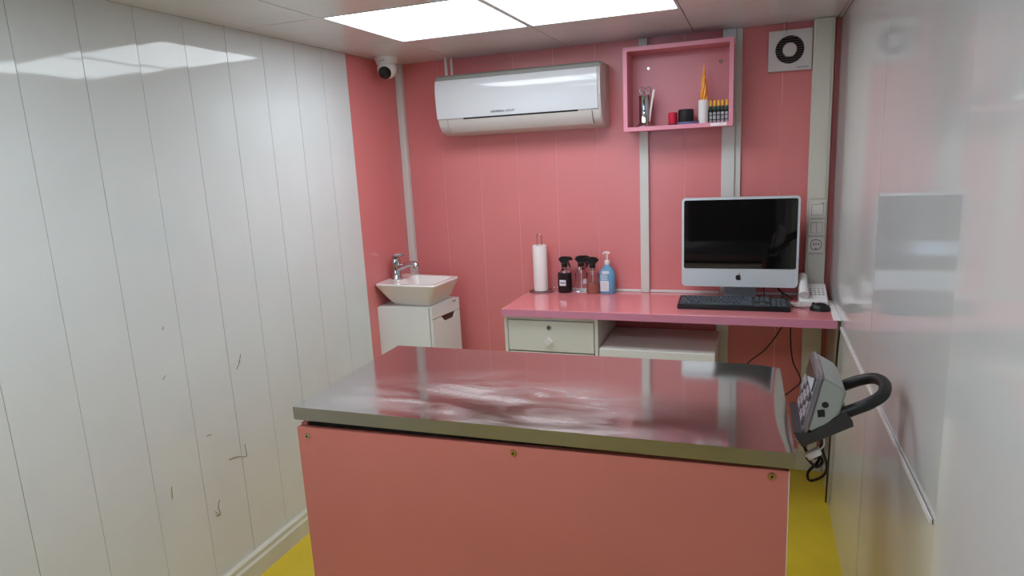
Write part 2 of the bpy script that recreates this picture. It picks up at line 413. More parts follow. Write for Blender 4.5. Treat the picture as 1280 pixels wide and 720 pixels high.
t = thing('drawer_pedestal', 'white drawer pedestal under the left end of the pink desk', 'cabinet', (.87, -.2, 0))
yb, yf = -.03, -.408
obj('side_panel', B((.662, .677, yf, yb, 0, HD-.033), bev=.001), 'lacquer_g', t)
obj('side_panel', B((1.068, 1.083, yf, yb, 0, HD-.033), bev=.001), 'lacquer_g', t)
obj('back_panel', B((.677, 1.068, yb-.012, yb, 0, HD-.033)), 'lacquer_g', t)
obj('top_rail', B((.677, 1.068, yf+.004, yf+.02, .757, HD-.033)), 'lacquer_g', t)
obj('interior', B((.678, 1.067, yf+.024, yb-.013, .05, .757)), 'dark', t)
for i, (z0, z1) in enumerate(((.617, .753), (.420, .611), (.223, .414), (.03, .217))):
    d_ = obj('drawer', B((.680, 1.065, yf-.001, yf+.017, z0, z1), bev=.0015), 'lacquer_g', t)
    if i == 0:
        obj('lock', lathe([(0, -.004), (.004, -.004), (.0045, -.002), (.0095, -.003), (.0105, 0), (.0105, .001)], (.868, yf-.001, .724), 20, 'y'), 'wire', d_, smooth=True)
        obj('keyhole', B((.8665, .8695, yf-.0056, yf-.005, .720, .728)), 'dark', d_)
    zc = z0+.05
    bm = bmesh.new(); prism([(.868, zc+.02), (.848, zc), (.868, zc-.02), (.888, zc)], 'y', yf-.016, yf-.022, bm=bm)
    bmesh.ops.recalc_face_normals(bm, faces=bm.faces)
    prism([(.868, zc+.008), (.861, zc), (.868, zc-.008), (.875, zc)], 'y', yf-.001, yf-.016, bm=bm)
    k_ = obj('knob', bm, 'white_plastic', d_)

t = thing('low_cabinet', 'low white cabinet with bare top standing under the desk beside the drawers', 'cabinet', (1.32, -.2, 0))
obj('top', B((1.088, 1.556, -.414, -.05, .606, .645), bev=.0015), 'lacquer', t)
obj('side_panel', B((1.090, 1.106, -.40, -.05, 0, .605)), 'lacquer', t); obj('side_panel', B((1.538, 1.554, -.40, -.05, 0, .605)), 'lacquer', t)
obj('door', B((1.108, 1.320, -.41, -.392, .06, .600), bev=.001), 'lacquer', t); obj('door', B((1.324, 1.536, -.41, -.392, .06, .600), bev=.001), 'lacquer', t)
obj('plinth', B((1.106, 1.538, -.38, -.36, 0, .058)), 'lacquer', t); obj('back_panel', B((1.106, 1.538, -.06, -.05, .02, .605)), 'lacquer', t)

# ------------------------------------------------------------------ vanity + basin + tap
VP = [(.001, -.378), (.266, -.358), (.300, -.105), (.001, -.105)]
t = thing('vanity_cabinet', 'small white wall cabinet carrying the washbasin in the left corner', 'cabinet', (.14, -.24, .2))
zt, zb = .783, .22
bm = prism([(.001, -.376), (.262, -.357), (.294, -.106), (.001, -.106)], 'z', zb, zt, bev=.004)
obj('carcass', bm, 'lacquer', t)
# front door and rail on the slanted face
fa = Vector((.266, -.357, 0)); fb = Vector((.298, -.108, 0)); fd = (fb-fa); fl_ = fd.length; fd.normalize(); fn = Vector((fd.y, -fd.x, 0))
FM = Matrix(((fn.x, fd.x, 0, fa.x), (fn.y, fd.y, 0, fa.y), (0, 0, 1, 0), (0, 0, 0, 1)))   # local x out, y along, z up
bm = prism([(0.003, .723), (fl_-.004, .723), (fl_-.004, zt-.001), (.003, zt-.001)], 'x', 0, .014, bev=.001); xf(bm, FM)
obj('top_rail', bm, 'lacquer', t)
bm = prism([(.003, zb+.005), (fl_-.004, zb+.005), (fl_-.004, .720), (.212, .720), (.196, .690), (.112, .690), (.082, .720), (.003, .720)], 'x', 0, .014, bev=.001); xf(bm, FM)
dr = obj('door', bm, 'lacquer', t)
bm = prism([(.084, .7205), (.112, .690), (.196, .690), (.210, .7205)], 'x', -.001, .003); xf(bm, FM)
obj('handle_recess', bm, 'wood_dark', dr, label='brown cut-out handle')
bm = prism([(.185, .768), (.215, .768), (.215, .776), (.185, .776)], 'x', .0141, .0148); xf(bm, FM)
obj('badge', bm, 'scale_grey', t)

def loft(rings, close_bottom=True, bm=None):
    if bm is None: bm = bmesh.new()
    R_ = [[bm.verts.new(p) for p in r] for r in rings]; n = len(R_[0])
    for a, b in zip(R_[:-1], R_[1:]):
        for i in range(n): bm.faces.new((a[i], a[(i+1) % n], b[(i+1) % n], b[i]))
    bm.faces.new(R_[0]); bm.faces.new(R_[-1][::-1]); return bm
def quadring(q, z, r, n=5):
    """rounded quadrilateral"""
    out = []
    for i in range(4):
        p = Vector(q[i]); a = (Vector(q[i-1])-p).normalized(); b = (Vector(q[(i+1) % 4])-p).normalized()
        p0, p2 = p+a*r, p+b*r
        for k in range(n+1):
            s = k/n; c = p0*(1-s)**2+p*2*s*(1-s)+p2*s*s
            out.append((c.x, c.y, z))
    return out
def shrink(q, d, dl=None):
    c = Vector((sum(p[0] for p in q)/4, sum(p[1] for p in q)/4)); out = []
    for p in q:
        v = Vector(p)-c; out.append((c.x+v.x*(1-d/abs(v.x)), c.y+v.y*(1-d/abs(v.y))))
    return out
rim = [(.004, -.392), (.322, -.404), (.342, -.158), (.010, -.115)]
bot = [(.055, -.318), (.258, -.338), (.276, -.140), (.05, -.14)]
inn = [(.088, -.370), (.302, -.380), (.318, -.178), (.092, -.145)]
inb = [(.125, -.325), (.262, -.335), (.275, -.205), (.128, -.185)]
rings = [quadring(bot, .7845, .02), quadring([tuple((Vector(a)*.35+Vector(b)*.65)) for a, b in zip(rim, bot)], .815, .022),
         quadring(shrink(rim, .003), .882, .02), quadring(rim, .890, .02), quadring(shrink(rim, .003), .897, .02),
         quadring(inn, .896, .03), quadring(shrink(inn, .006), .885, .03), quadring(inb, .815, .04), quadring(shrink(inb, .03), .808, .02)]
bs = thing('washbasin', 'white ceramic square washbasin with sloping sides on the corner cabinet', 'sink', (.16, -.25, .784))
obj('bowl', loft(rings), 'ceramic', bs, smooth=True)
obj('drain', lathe([(.018, 0), (.018, .003), (.0, .004)], (.19, -.26, .8085), 16), 'chrome', bs, smooth=True)
t = thing('tap', 'chrome single lever tap standing on the washbasin', 'tap', (.048, -.25, .897))
cx, cy, cz = .048, -.25, .8965
obj('body', lathe([(.0, 0), (.028, 0), (.028, .006), (.024, .012), (.022, .06), (.024, .075), (.025, .09), (.021, .1), (.0, .102)], (cx, cy, cz), 24), 'chrome', t, smooth=True)
obj('spout', tube([(cx, cy, cz+.045), (cx+.04, cy-.005, cz+.062), (cx+.085, cy-.01, cz+.076), (cx+.112, cy-.012, cz+.075), (cx+.12, cy-.012, cz+.058)], [.018, .015, .013, .014, .014], 14), 'chrome', t, smooth=True)
obj('lever', tube([(cx-.012, cy, cz+.102), (cx, cy, cz+.112), (cx+.03, cy, cz+.118), (cx+.045, cy, cz+.116)], [.012, .013, .008, .006], 10), 'chrome', t, smooth=True)

# ------------------------------------------------------------------ air conditioner
ax0, ax1 = .298, 1.068
t = thing('air_conditioner', 'white split air conditioner unit mounted high on the pink wall', 'air conditioner', ((ax0+ax1)/2, 0, 1.57))
pf = [(-.001, 1.838), (-.15, 1.836), (-.178, 1.826), (-.190, 1.806), (-.196, 1.76), (-.194, 1.70), (-.187, 1.64), (-.172, 1.605), (-.145, 1.580), (-.11, 1.569), (-.001, 1.566)]
bm = prism([(a, b) for a, b in pf], 'x', ax0, ax1, bev=.004)
obj('casing', bm, 'ac_body', t, smooth=True)
def skin(pts, x0, x1, off, th, xe=0):
    """curved sheet following pts (y,z) pushed outwards"""
    bm = bmesh.new(); V = [Vector(p) for p in pts]; O, I = [], []
    for i, p in enumerate(V):
        d = (V[min(i+1, len(V)-1)]-V[max(i-1, 0)]).normalized(); nrm = Vector((d.y, -d.x))
        if nrm.x > 0: nrm = -nrm
        O.append(p+nrm*(off+th)); I.append(p+nrm*off)
    pl = [(v.x, v.y) for v in O]+[(v.x, v.y) for v in I[::-1]]
    return prism(pl, 'x', x0, x1)
fp = [(-.188, 1.810), (-.1935, 1.79), (-.196, 1.76), (-.1958, 1.73), (-.194, 1.70), (-.191, 1.67), (-.1875, 1.643)]
obj('shaded_top_bevel', skin([(-.150, 1.8365), (-.178, 1.8265), (-.1865, 1.8125)], ax0+.002, ax1-.002, .0003, .0022), 'scale_grey', t, label='top edge bevel with its shade put in as grey')  # white casing's top bevel; its shade is painted in as grey
pnl = obj('front_panel', skin(fp, ax0+.001, ax1-.012, 0, .006), 'ac_panel', t, smooth=True)
obj('gap_shadow_slot', skin([(-.1870, 1.6425), (-.1855, 1.6355)], ax0+.13, ax1-.10, -.001, .003), 'dark', t)
lp = [(-.186, 1.636), (-.180, 1.621), (-.172, 1.606), (-.160, 1.5925), (-.150, 1.58255)]
lv = obj('louver', skin(lp, ax0+.05, ax1-.04, 0, .003), 'ac_body', t, smooth=True)
for s in (ax0+.048, ax1-.04): obj('louver_gap', skin(lp, s, s+.0025, -.001, .002), 'dark', t)
obj('louver_gap', skin([(-.150, 1.58255), (-.147, 1.5825)], ax0+.05, ax0+.25, -.001, .003), 'dark', t)
obj('louver_gap', skin([(-.150, 1.58255), (-.147, 1.5825)], ax1-.25, ax1-.04, -.001, .003), 'dark', t)
obj('lettering', text_bm('GENERAL GOLD', .0125, FRONT(.625, -.1980, 1.660), squeeze=1.25), 'ink', pnl)
obj('side_slots', B((ax1-.0005, ax1+.0008, -.10, -.085, 1.68, 1.80), *[(ax1-.0005, ax1+.0008, -.125, -.105, z, z+.008) for z in (1.602, 1.622, 1.642, 1.655)]), 'fan', t)
bm = tube([(.302, -.07, 1.838), (.302, -.07, 1.88), (.302, -.07, H-.001)], .007, 8); tube([(.322, -.05, 1.838), (.322, -.05, 1.88), (.322, -.05, H-.001)], .006, 8, bm=bm)
o = tag(obj('coolant_pipes', bm, 'trim', smooth=True), 'pair of thin white pipes rising from the air conditioner to the ceiling', 'pipe')

# ------------------------------------------------------------------ security camera
dx, dy = .088, -.252
t = thing('security_camera', 'white turret security camera hanging from the ceiling corner', 'security camera', (dx, dy, H))
obj('base', lathe([(.052, 0), (.052, -.012), (.047, -.022), (.047, -.03)], (dx, dy, H-.0005), 32), 'white_plastic', t, smooth=True)
ld = Vector((.18, -.85, -.52)).normalized(); bc = Vector((dx, dy, H-.052))
Rm = Matrix.Translation(bc) @ ld.to_track_quat('Z', 'Y').to_matrix().to_4x4()
bm = bmesh.new(); bmesh.ops.create_uvsphere(bm, u_segments=28, v_segments=16, radius=.045); xf(bm, Matrix.Translation(bc))
hd_ = obj('ball', bm, 'white_plastic', t, smooth=True)
obj('lens_cover', xf(lathe([(.026, .030), (.029, .036), (.029, .044), (.025, .050), (0, .053)], (0, 0, 0), 24), Rm), 'lens', t, smooth=True)
obj('lens', xf(lathe([(0, .0535), (.008, .0535), (.01, .0525)], (0, 0, 0), 16), Rm), 'black', t, smooth=True)
bm = text_bm('alhua', .012, FRONT(dx+.005, dy-.0478, H-.019), squeeze=1.1)
obj('lettering', bm, 'ink', t)

# ------------------------------------------------------------------ wall box shelf
sx0, sx1, sz0, sz1, sy = 1.160, 1.602, 1.537, 1.878, -.165
t = thing('box_shelf', 'pink open box shelf on the wall above the monitor', 'shelf', (1.38, 0, sz0))
T_ = .017
obj('bottom_board', B((sx0, sx1, sy, -.0205, sz0, sz0+T_), bev=.001), 'pink_lam2', t)
obj('top_board', B((sx0, sx1, sy, -.0205, sz1-T_, sz1), bev=.001), 'pink_lam2', t)
obj('side_board', B((sx0, sx0+T_, sy, -.0205, sz0+T_, sz1-T_), bev=.001), 'pink_lam2', t)
obj('side_board', B((sx1-T_, sx1, sy, -.0205, sz0+T_, sz1-T_), bev=.001), 'pink_lam2', t)
obj('back_board', B((sx0+T_, sx1-T_, -.028, -.0205, sz0+T_, sz1-T_)), 'pink_lam2', t)
for a, b in ((1.247, 1.802), (1.546, 1.805)):
    obj('screw', lathe([(0, -.005), (.006, -.005), (.008, -.001), (.008, 0)], (a, -.028, b), 14, 'y'), 'chrome', t, smooth=True)
obj('bracket_screw', lathe([(0, .003), (.004, .003), (.005, 0)], (sx1, -.10, sz0+.03), 10, 'x'), 'chrome', t)
obj('paper_label', B((1.515, 1.578, sy-.0016, sy-.0009, sz0+.003, sz0+.014)), 'paper', t, label='white paper strip stuck on the front edge')
M['pink_edge2'] = mat('pink_shelf_edge', (218,138,156), .4, var=.02)
for q in ((sx0, sx1, sz0, sz0+T_), (sx0, sx1, sz1-T_, sz1), (sx0, sx0+T_, sz0+T_, sz1-T_), (sx1-T_, sx1, sz0+T_, sz1-T_)):
    obj('edge_band', B((q[0], q[1], sy-.0008, sy+.0002, q[2], q[3])), 'pink_edge2', t, label='lighter pink edge band')
SZ = sz0+T_+.0003

# contents of the shelf
cx, cy = 1.240, -.10
t = thing('steel_instrument_cup', 'steel cup on a flared base at the left of the wall shelf', 'cup', (cx, cy, SZ))
obj('cup', lathe([(0, 0), (.034, 0), (.035, .006), (.027, .014), (.024, .02), (.024, .126), (.026, .129), (.022, .129), (.022, .025), (0, .024)], (cx, cy, SZ), 28), 'chrome', t, smooth=True)
t = thing('scissors', 'steel surgical scissors standing handles up in the steel cup', 'scissors', (cx+.003, cy, SZ+.03))
for s in (-1, 1):
    c = Vector((cx+.003+s*.012, cy-.002, SZ+.152)); ring = [c+Vector((math.cos(a)*.011, 0, math.sin(a)*.014)) for a in [i*math.pi/6 for i in range(12)]]
    bm = tube(ring, .0024, 6, closed=True, sub=2); tube([c+Vector((-s*.003, 0, -.011)), (cx+.003, cy, SZ+.09), (cx+.003-s*.005, cy, SZ+.03)], .0022, 6, bm=bm)
    obj('blade_and_handle', bm, 'wire', t, smooth=True)
bm = tube([(cx+.024, cy-.024, SZ+.022), (cx+.030, cy-.028, SZ+.07), (cx+.044, cy-.028, SZ+.150)], [.0025, .0042, .0052], 8)
tag(rebase(obj('tweezers', bm, 'white_plastic', smooth=True), (cx+.014, cy-.02, SZ+.03)), 'long shiny tweezers leaning against the side of the steel cup', 'tweezers')
bm = tube([(cx-.008, cy, SZ+.03), (cx-.010, cy-.004, SZ+.12)], .0025, 6); tube([(cx-.014, cy+.004, SZ+.03), (cx-.0155, cy, SZ+.125)], .002, 6, bm=bm)
tag(rebase(obj('forceps', bm, 'chrome', smooth=True), (cx-.008, cy, SZ+.03)), 'short steel forceps inside the steel cup left of the scissors', 'forceps')

t = thing('plastic_dish', 'flat pale blue clear dish under the black roll on the wall shelf', 'dish', (1.415, -.10, SZ))
obj('dish', lathe([(0, 0), (.048, 0), (.053, .010), (.050, .010), (.046, .003), (0, .003)], (1.425, -.105, SZ), 28, sx=1., sy=.8), 'blue_clear', t, smooth=True)
bm = lathe([(.010, 0), (.031, 0), (.032, .003), (.032, .047), (.029, .051), (.013, .051), (.010, .047)], (1.412, -.105, SZ+.0105), 28)
tag(rebase(obj('black_tape_roll', bm, 'black', smooth=True), (1.412, -.105, SZ+.0105)), 'thick black round roll standing on the blue dish', 'tape roll')
bm = lathe([(.006, 0), (.018, 0), (.019, .002), (.019, .048), (.016, .051), (.008, .051), (.006, .048)], (1.358, -.100, SZ+.002), 24); 
t = thing('red_tape_roll', 'small red round roll left of the black one', 'tape roll', (1.358, -.100, SZ))
obj('roll', bm, 'red', t, smooth=True); obj('core', lathe([(.0195, 0), (.0195, .006)], (1.358, -.100, SZ), 20), 'black', t)

t = thing('white_cylinder_vase', 'plain white cylinder standing on the wall shelf', 'vase', (1.484, -.115, SZ))
obj('tube', lathe([(0, 0), (.021, 0), (.021, .092), (.019, .094), (.017, .092), (.017, .02), (0, .02)], (1.484, -.115, SZ), 28), 'white_plastic', t, smooth=True)
t = thing('orange_spike_bundle', 'orange twisted pointed bundle sticking up out of the white cylinder', 'ornament', (1.484, -.115, SZ+.03))
for i in range(7):
    a = i*2*math.pi/7; pts = []
    hgt = .215-.012*(i % 3)
    for k in range(7):
        s = k/6; r = .0125*math.sin(math.pi*min(1, s*.8+.2))*(1-s*.35)+.0015*math.sin(9*s+i)
        pts.append((1.484+.002+r*math.cos(a+s*3), -.115+r*math.sin(a+s*3), SZ+.021+hgt*s))
    obj('strand', tube(pts, [.004, .005, .0055, .006, .0055, .004, .0008], 6, sub=3), 'orange', t, smooth=True)

# rack of vials
t = thing('vial_rack', 'black wire rack holding the yellow capped vials at the right end of the wall shelf', 'rack', (1.54, -.10, SZ))
bm = bmesh.new()
vx = [1.512+i*.016 for i in range(5)]
for z in (.012, .030, .048):
    tube([(1.504, -.1245, SZ+z), (1.545, -.1245, SZ+z), (1.5825, -.1245, SZ+z)], .0016, 5, bm=bm)
    tube([(1.504, -.0955, SZ+z), (1.545, -.0955, SZ+z), (1.5825, -.0955, SZ+z)], .0016, 5, bm=bm)
for x in (1.504, 1.5825):
    for y in (-.1245, -.0955): tube([(x, y, SZ), (x, y, SZ+.05)], .0016, 5, bm=bm)
for x in [v+.00825 for v in vx[:-1]]: tube([(x, -.1245, SZ), (x, -.1245, SZ+.05)], .002, 5, bm=bm)
obj('frame', bm, 'black', t, smooth=True)
vial_names = ['next to the white cylinder', 'second from the white cylinder', 'in the middle of the rack', 'second from the right side board', 'touching the right side board']
for i, x in enumerate(vx):
    t = thing('capped_vial', 'green vial with a yellow cap in the wire rack, ' + vial_names[i], 'vial', (x, -.11, SZ), 'yellow capped vials in the wire rack')
    obj('tube', lathe([(0, .001), (.0068, .001), (.0068, .042), (0, .0425)], (x, -.11, SZ), 12), 'label', t, smooth=True)
    obj('sleeve', lathe([(.0072, .043), (.0074, .06), (.0066, .066), (0, .067)], (x, -.11, SZ), 12), 'green', t, smooth=True)
    obj('cap', lathe([(0, .067), (.0066, .067), (.0068, .078), (.0058, .088), (.003, .091), (0, .0915)], (x, -.11, SZ), 12), 'yellow_cap', t, smooth=True)

# ------------------------------------------------------------------ extractor fan
fx0, fx1, fz0, fz1, fy = 1.7315, 1.8945, 1.745, 1.902, -.026
fcx, fcz = 1.8115, 1.8265
t = thing('extractor_fan', 'square white extractor fan with a round black grille on the pink wall', 'fan', (fcx, 0, fz0))
bm = bmesh.new()
outer = rrect(fx0, fx1, fz0, fz1, .004, 4); NN = 48
# front plate with a round hole: ring of quads from the hole to the square
def sqp(a):
    c, s = math.cos(a), math.sin(a); k = 1/max(abs(c), abs(s))
    u, v = c*k, s*k
    return ((fcx+u*(fx1-fcx)) if u > 0 else (fcx+u*(fcx-fx0)), (fcz+v*(fz1-fcz)) if v > 0 else (fcz+v*(fcz-fz0)))
ro = .0545; V1, V2, V3, V4 = [], [], [], []
for i in range(NN):
    a = 2*math.pi*(i+.5)/NN if False else 2*math.pi*i/NN
    p = sqp(a)
    V1.append(bm.verts.new((fcx+ro*math.cos(a), fy, fcz+ro*math.sin(a)))); V2.append(bm.verts.new((p[0], fy, p[1])))
    V3.append(bm.verts.new((fcx+ro*math.cos(a), -.004, fcz+ro*math.sin(a)))); V4.append(bm.verts.new((p[0], -.0005, p[1])))
for i in range(NN):
    j = (i+1) % NN
    for a, b in ((V1, V2), (V2, V4), (V4, V3), (V3, V1)): bm.faces.new((a[i], a[j], b[j], b[i]))
obj('housing', bm, 'fan', t)
obj('duct', lathe([(0, -.006), (ro-.0005, -.006), (ro-.0005, -.002), (0, -.002)], (fcx, 0, fcz), 32, 'y'), 'dark', t)
obj('hub_disc', lathe([(0, fy-.003), (.024, fy-.003), (.027, fy), (.027, -.008)], (fcx, 0, fcz), 32, 'y'), 'fan', t, smooth=True)
for k in range(11):
    z = fcz-.046+k*.0092; h_ = math.sqrt(max(0, ro**2-(z-fcz)**2))
    if abs(z-fcz) < .026:
        hi = math.sqrt(.0265**2-(z-fcz)**2); bxs = [(fcx-h_, fcx-hi), (fcx+hi, fcx+h_)]
    else: bxs = [(fcx-h_, fcx+h_)]
    for a, b in bxs: obj('louver_bar', B((a, b, fy+.001, fy+.006, z-.0011, z+.0011)), 'fan_bar', t)
obj('pull_cord', tube([(1.7975, -.029, 1.885), (1.7975, -.030, H-.002)], .0007, 5), 'dark', t)
obj('lettering', text_bm('DAMANDEH', .0075, FRONT(1.862, fy-.0006, 1.7555), squeeze=1.05), 'ink', t)

# ------------------------------------------------------------------ switches and socket
def plate(x, z, name, label, cat):
    t = thing(name, label, cat, (x, -.0425, z))
    f = obj('frame', prism(rrect(x-.031, x+.031, z-.033, z+.033, .004, 4), 'y', -.0425, -.0505, bev=.0015), 'socket', t)
    return t
sxs = [1.9495, 1.9465, 1.9435]; szs = [1.180, 1.107, 1.035]
t = plate(1.936, szs[0], 'light_switch', 'ivory light switch with one wide rocker, topmost on the cream trunking', 'switch')
obj('gap', B((1.936-.0225, 1.936+.0225, -.0509, -.0503, szs[0]-.0225, szs[0]+.0225)), 'scale_dark', t)
obj('rocker', B((1.936-.0215, 1.936+.0215, -.0535, -.0505, szs[0]-.0215, szs[0]+.0215), bev=.001), 'socket', t)
obj('mark', B((1.950, 1.962, -.0512, -.0504, szs[0]+.026, szs[0]+.0285)), 'dark', t)
t = plate(1.936, szs[1], 'light_switch', 'ivory light switch with two narrow rockers, between the wide switch and the socket', 'switch')
obj('gap', B((1.936-.0225, 1.936+.0225, -.0509, -.0503, szs[1]-.0225, szs[1]+.0225)), 'scale_dark', t)
for s in (0, 1): obj('rocker', B((1.936-.0215+s*.022, 1.936-.0005+s*.022, -.0535, -.0505, szs[1]-.0215, szs[1]+.0215), bev=.001), 'socket', t)
t = plate(1.936, szs[2], 'power_socket', 'ivory round wall power socket below the switches', 'socket')
obj('ring', lathe([(.0205, -.0522), (.0225, -.0522), (.0225, -.0500), (.0205, -.0500), (.0205, -.0522)], (1.936, 0, szs[2]), 32, 'y'), 'scale_dark', t, smooth=True)
obj('well', lathe([(0, -.0508), (.0205, -.0508), (.0205, -.0503)], (1.936, 0, szs[2]), 32, 'y'), 'socket', t)
obj('pin_holes', B(*[(1.936+a-.0025, 1.936+a+.0025, -.0512, -.0507, szs[2]+b-.0025, szs[2]+b+.0025) for a, b in ((-.0095, .002), (.0095, .002), (0, .003), (0, -.016))]), 'dark', t)

# ------------------------------------------------------------------ things on the desk
Z = HD+.0005
# computer
mx0, mx1, mz0, mz1, my = 1.402, 1.865, .871, 1.248, -.16
t = thing('desktop_computer', 'all in one computer with black screen and pale aluminium chin on the pink desk', 'computer', (1.633, -.11, Z))
obj('casing', prism(rrect(mx0, mx1, mz0, mz1, .014, 6), 'y', my, my+.030, bev=.003), 'alu', t, smooth=True)
sc_ = [(u, v) for u, v in rrect(mx0+.009, mx1-.009, .949, mz1-.009, .008, 5)]
sp = obj('screen', prism(sc_, 'y', my-.0015, my+.001), 'black_gloss', t)
obj('back_shell', prism(rrect(mx0+.03, mx1-.03, mz0+.03, mz1-.03, .03, 6), 'y', my+.030, my+.045, bev=.008), 'black', t, smooth=True)
# stand: bent sheet
bm = prism([(my+.046, .99), (my+.052, .99), (my+.112, Z+.006), (my+.106, Z+.006)], 'x', 1.575, 1.705)
obj('stand', bm, 'alu2', t)
obj('stand_foot', B((1.575, 1.705, -.190, -.045, Z, Z+.006), bev=.001), 'alu2', t)
# apple emblem: body of two lobes with a bite, and a leaf
def emblem(cx, cz, s):
    bm = bmesh.new(); out = []
    def bodyp(a):
        r = 1.0
        x_ = math.cos(a); z_ = math.sin(a)
        r = 1-.20*math.exp(-((a-math.pi/2)/.30)**2)-.10*math.exp(-((a-3*math.pi/2)/.28)**2)
        return x_*.92*r, z_*r
    bite = (.98, .12, .40)
    for i in range(64):
        a = 2*math.pi*i/64; p = bodyp(a)
        d = math.hypot(p[0]-bite[0], p[1]-bite[1])
        if d < bite[2]:
            # project the point onto the left side of the bite circle
            u = (p[1]-bite[1])/bite[2]; u = max(-1, min(1, u)); p = (bite[0]-bite[2]*math.sqrt(1-u*u), p[1])
        out.append((cx+p[0]*s, cz+p[1]*s))
    prism(out, 'y', my-.0012, my+.0005, bm=bm)
    leaf = [(.02, 1.0), (.02, 1.25), (.18, 1.5), (.42, 1.62), (.40, 1.35), (.25, 1.10)]
    prism([(cx+a*s, cz+b*s) for a, b in leaf], 'y', my-.0012, my+.0005, bm=bm)
    return bm
obj('emblem', emblem(1.634, .9115, .0125), 'black', t, label='black apple emblem with a bite')

# keyboard
t = thing('keyboard', 'black computer keyboard lying in front of the monitor', 'keyboard', (1.616, -.27, Z))
kx0, kx1, ky0, ky1 = 1.400, 1.832, -.328, -.200
bm = prism([(ky0, Z), (ky0, Z+.012), (ky0+.012, Z+.018), (ky1, Z+.030), (ky1, Z)], 'x', kx0, kx1, bev=.002)
kb = obj('case', bm, 'black', t)
def keyz(y): return Z+.018+(y-ky0-.012)/(ky1-ky0-.012)*.012
rows = 6; kh = (ky1-ky0-.022)/rows
sl = math.atan2(.012, ky1-ky0-.012)
def key(x0, x1, y0, y1):
    yc, zc = (y0+y1)/2, keyz((y0+y1)/2)
    bm = bmesh.new(); r = bmesh.ops.create_cube(bm, size=1)
    for v in r['verts']:
        k = .82 if v.co.z > 0 else 1
        v.co = Vector((v.co.x*(x1-x0)*k, v.co.y*(y1-y0)*k, v.co.z*.006+.003))
    xf(bm, Matrix.Translation(((x0+x1)/2, yc, zc)) @ Matrix.Rotation(sl, 4, 'X'))
    obj('key', bm, 'key', t)
mw = .285
for r in range(rows):
    y0 = ky0+.014+r*kh; y1 = y0+kh-.0025
    if r == 0: ws = [1.4, 1.2, 1.2, 6.2, 1.2, 1.2, 1.2, 1.4]
    elif r == 1: ws = [2.2]+[1]*10+[2.8]
    elif r == 2: ws = [1.7]+[1]*11+[2.3]
    elif r == 3: ws = [1.5]+[1]*12+[1.5]
    elif r == 4: ws = [1]*13+[2]
    else: ws = [1]*13+[2]
    x = kx0+.009; tot = sum(ws)
    for w_ in ws:
        wd = w_/tot*mw; key(x, x+wd-.0025, y0, y1); x += wd
    x = kx0+.009+mw+.006
    if r in (4, 3, 5):
        for k in range(3): key(x+k*.0195, x+k*.0195+.017, y0, y1)
    elif r == 0:
        for k in range(3): key(x+k*.0195, x+k*.0195+.017, y0, y1)
    elif r == 1: key(x+.0195, x+.0195+.017, y0, y1)
    x += 3*.0195+.006
    if r < 5:
        for k in range(3): key(x+k*.0175, x+k*.0175+.0155, y0, y1)
# mouse
t = thing('computer_mouse', 'black computer mouse at the right end of the desk', 'mouse', (1.942, -.277, Z))
bm = bmesh.new(); bmesh.ops.create_uvsphere(bm, u_segments=28, v_segments=16, radius=1)
for v in bm.verts:
    z = max(0, v.co.z); v.co = Vector((v.co.x*.038, v.co.y*(.029), (z**.8)*.030 if v.co.z > 0 else 0))
xf(bm, Matrix.Translation((1.942, -.275, Z)) @ Matrix.Rotation(math.radians(-12), 4, 'Z'))
obj('shell', bm, 'black', t, smooth=True)
obj('scroll_wheel', lathe([(0, -.003), (.006, -.003), (.006, .003), (0, .003)], (1.918, -.270, Z+.024), 14, 'y'), 'rubber', t)
tag(obj('mouse_cable', tube([(1.905, -.268, Z+.006), (1.88, -.262, Z+.003), (1.86, -.255, Z+.004), (1.842, -.235, Z+.006), (1.845, -.19, Z+.004), (1.80, -.14, Z+.003), (1.76, -.05, Z+.003)], .0018, 6), 'black', smooth=True), 'thin black mouse cable running behind the keyboard', 'cable')
bm = tube([(1.725, -.055, .90), (1.735, -.06, .86), (1.74, -.05, Z+.004), (1.735, -.10, Z+.004), (1.725, -.15, Z+.004)], .0022, 6)
tube([(1.74, -.06, .91), (1.78, -.055, .88), (1.80, -.04, .84), (1.815, -.05, Z+.005), (1.79, -.12, Z+.004)], .0028, 6, bm=bm)
tube([(1.725, -.07, .89), (1.77, -.03, .87), (1.80, -.02, .83), (1.83, -.03, Z+.005), (1.85, -.10, Z+.004)], .0025, 6, bm=bm)
tube([(1.712, -.12, Z+.01), (1.72, -.12, Z+.02), (1.73, -.13, Z+.014), (1.75, -.15, Z+.004)], .002, 6, bm=bm)
tag(obj('computer_cables', bm, 'black', smooth=True), 'tangle of black cables hanging behind the monitor chin', 'cable')

# telephone
t = thing('desk_telephone', 'white corded desk telephone between monitor and trunking', 'telephone', (1.92, -.15, Z))
px0, px1, py0, py1 = 1.870, 1.976, -.215, -.062
def pz(y): return Z+.022+(y-py0)/(py1-py0)*.045
bm = prism([(py0, Z), (py0, Z+.020), (py0+.01, Z+.026), (py1-.01, pz(py1)), (py1, pz(py1)-.01), (py1, Z)], 'x', px0, px1, bev=.003)
obj('base', bm, 'white_plastic', t, smooth=True)
for r in range(4):
    for c in range(4):
        y = py0+.05+r*.0165; x = 1.911+c*.0155; z = pz(y)+.0005
        obj('button', B((x, x+.0095, y, y+.009, z, z+.003)), 'scale_dark', t)
hx = 1.887; pts = [(hx, py0+.008, pz(py0)+.022), (hx, py0+.03, pz(py0)+.035), (hx, -.14, pz(-.14)+.036), (hx, py1-.03, pz(py1)+.030), (hx, py1-.005, pz(py1)+.018)]
hs = obj('handset', tube(pts, [.020, .019, .017, .019, .020], 12), 'white_plastic', t, smooth=True)
bm = bmesh.new(); pts = []
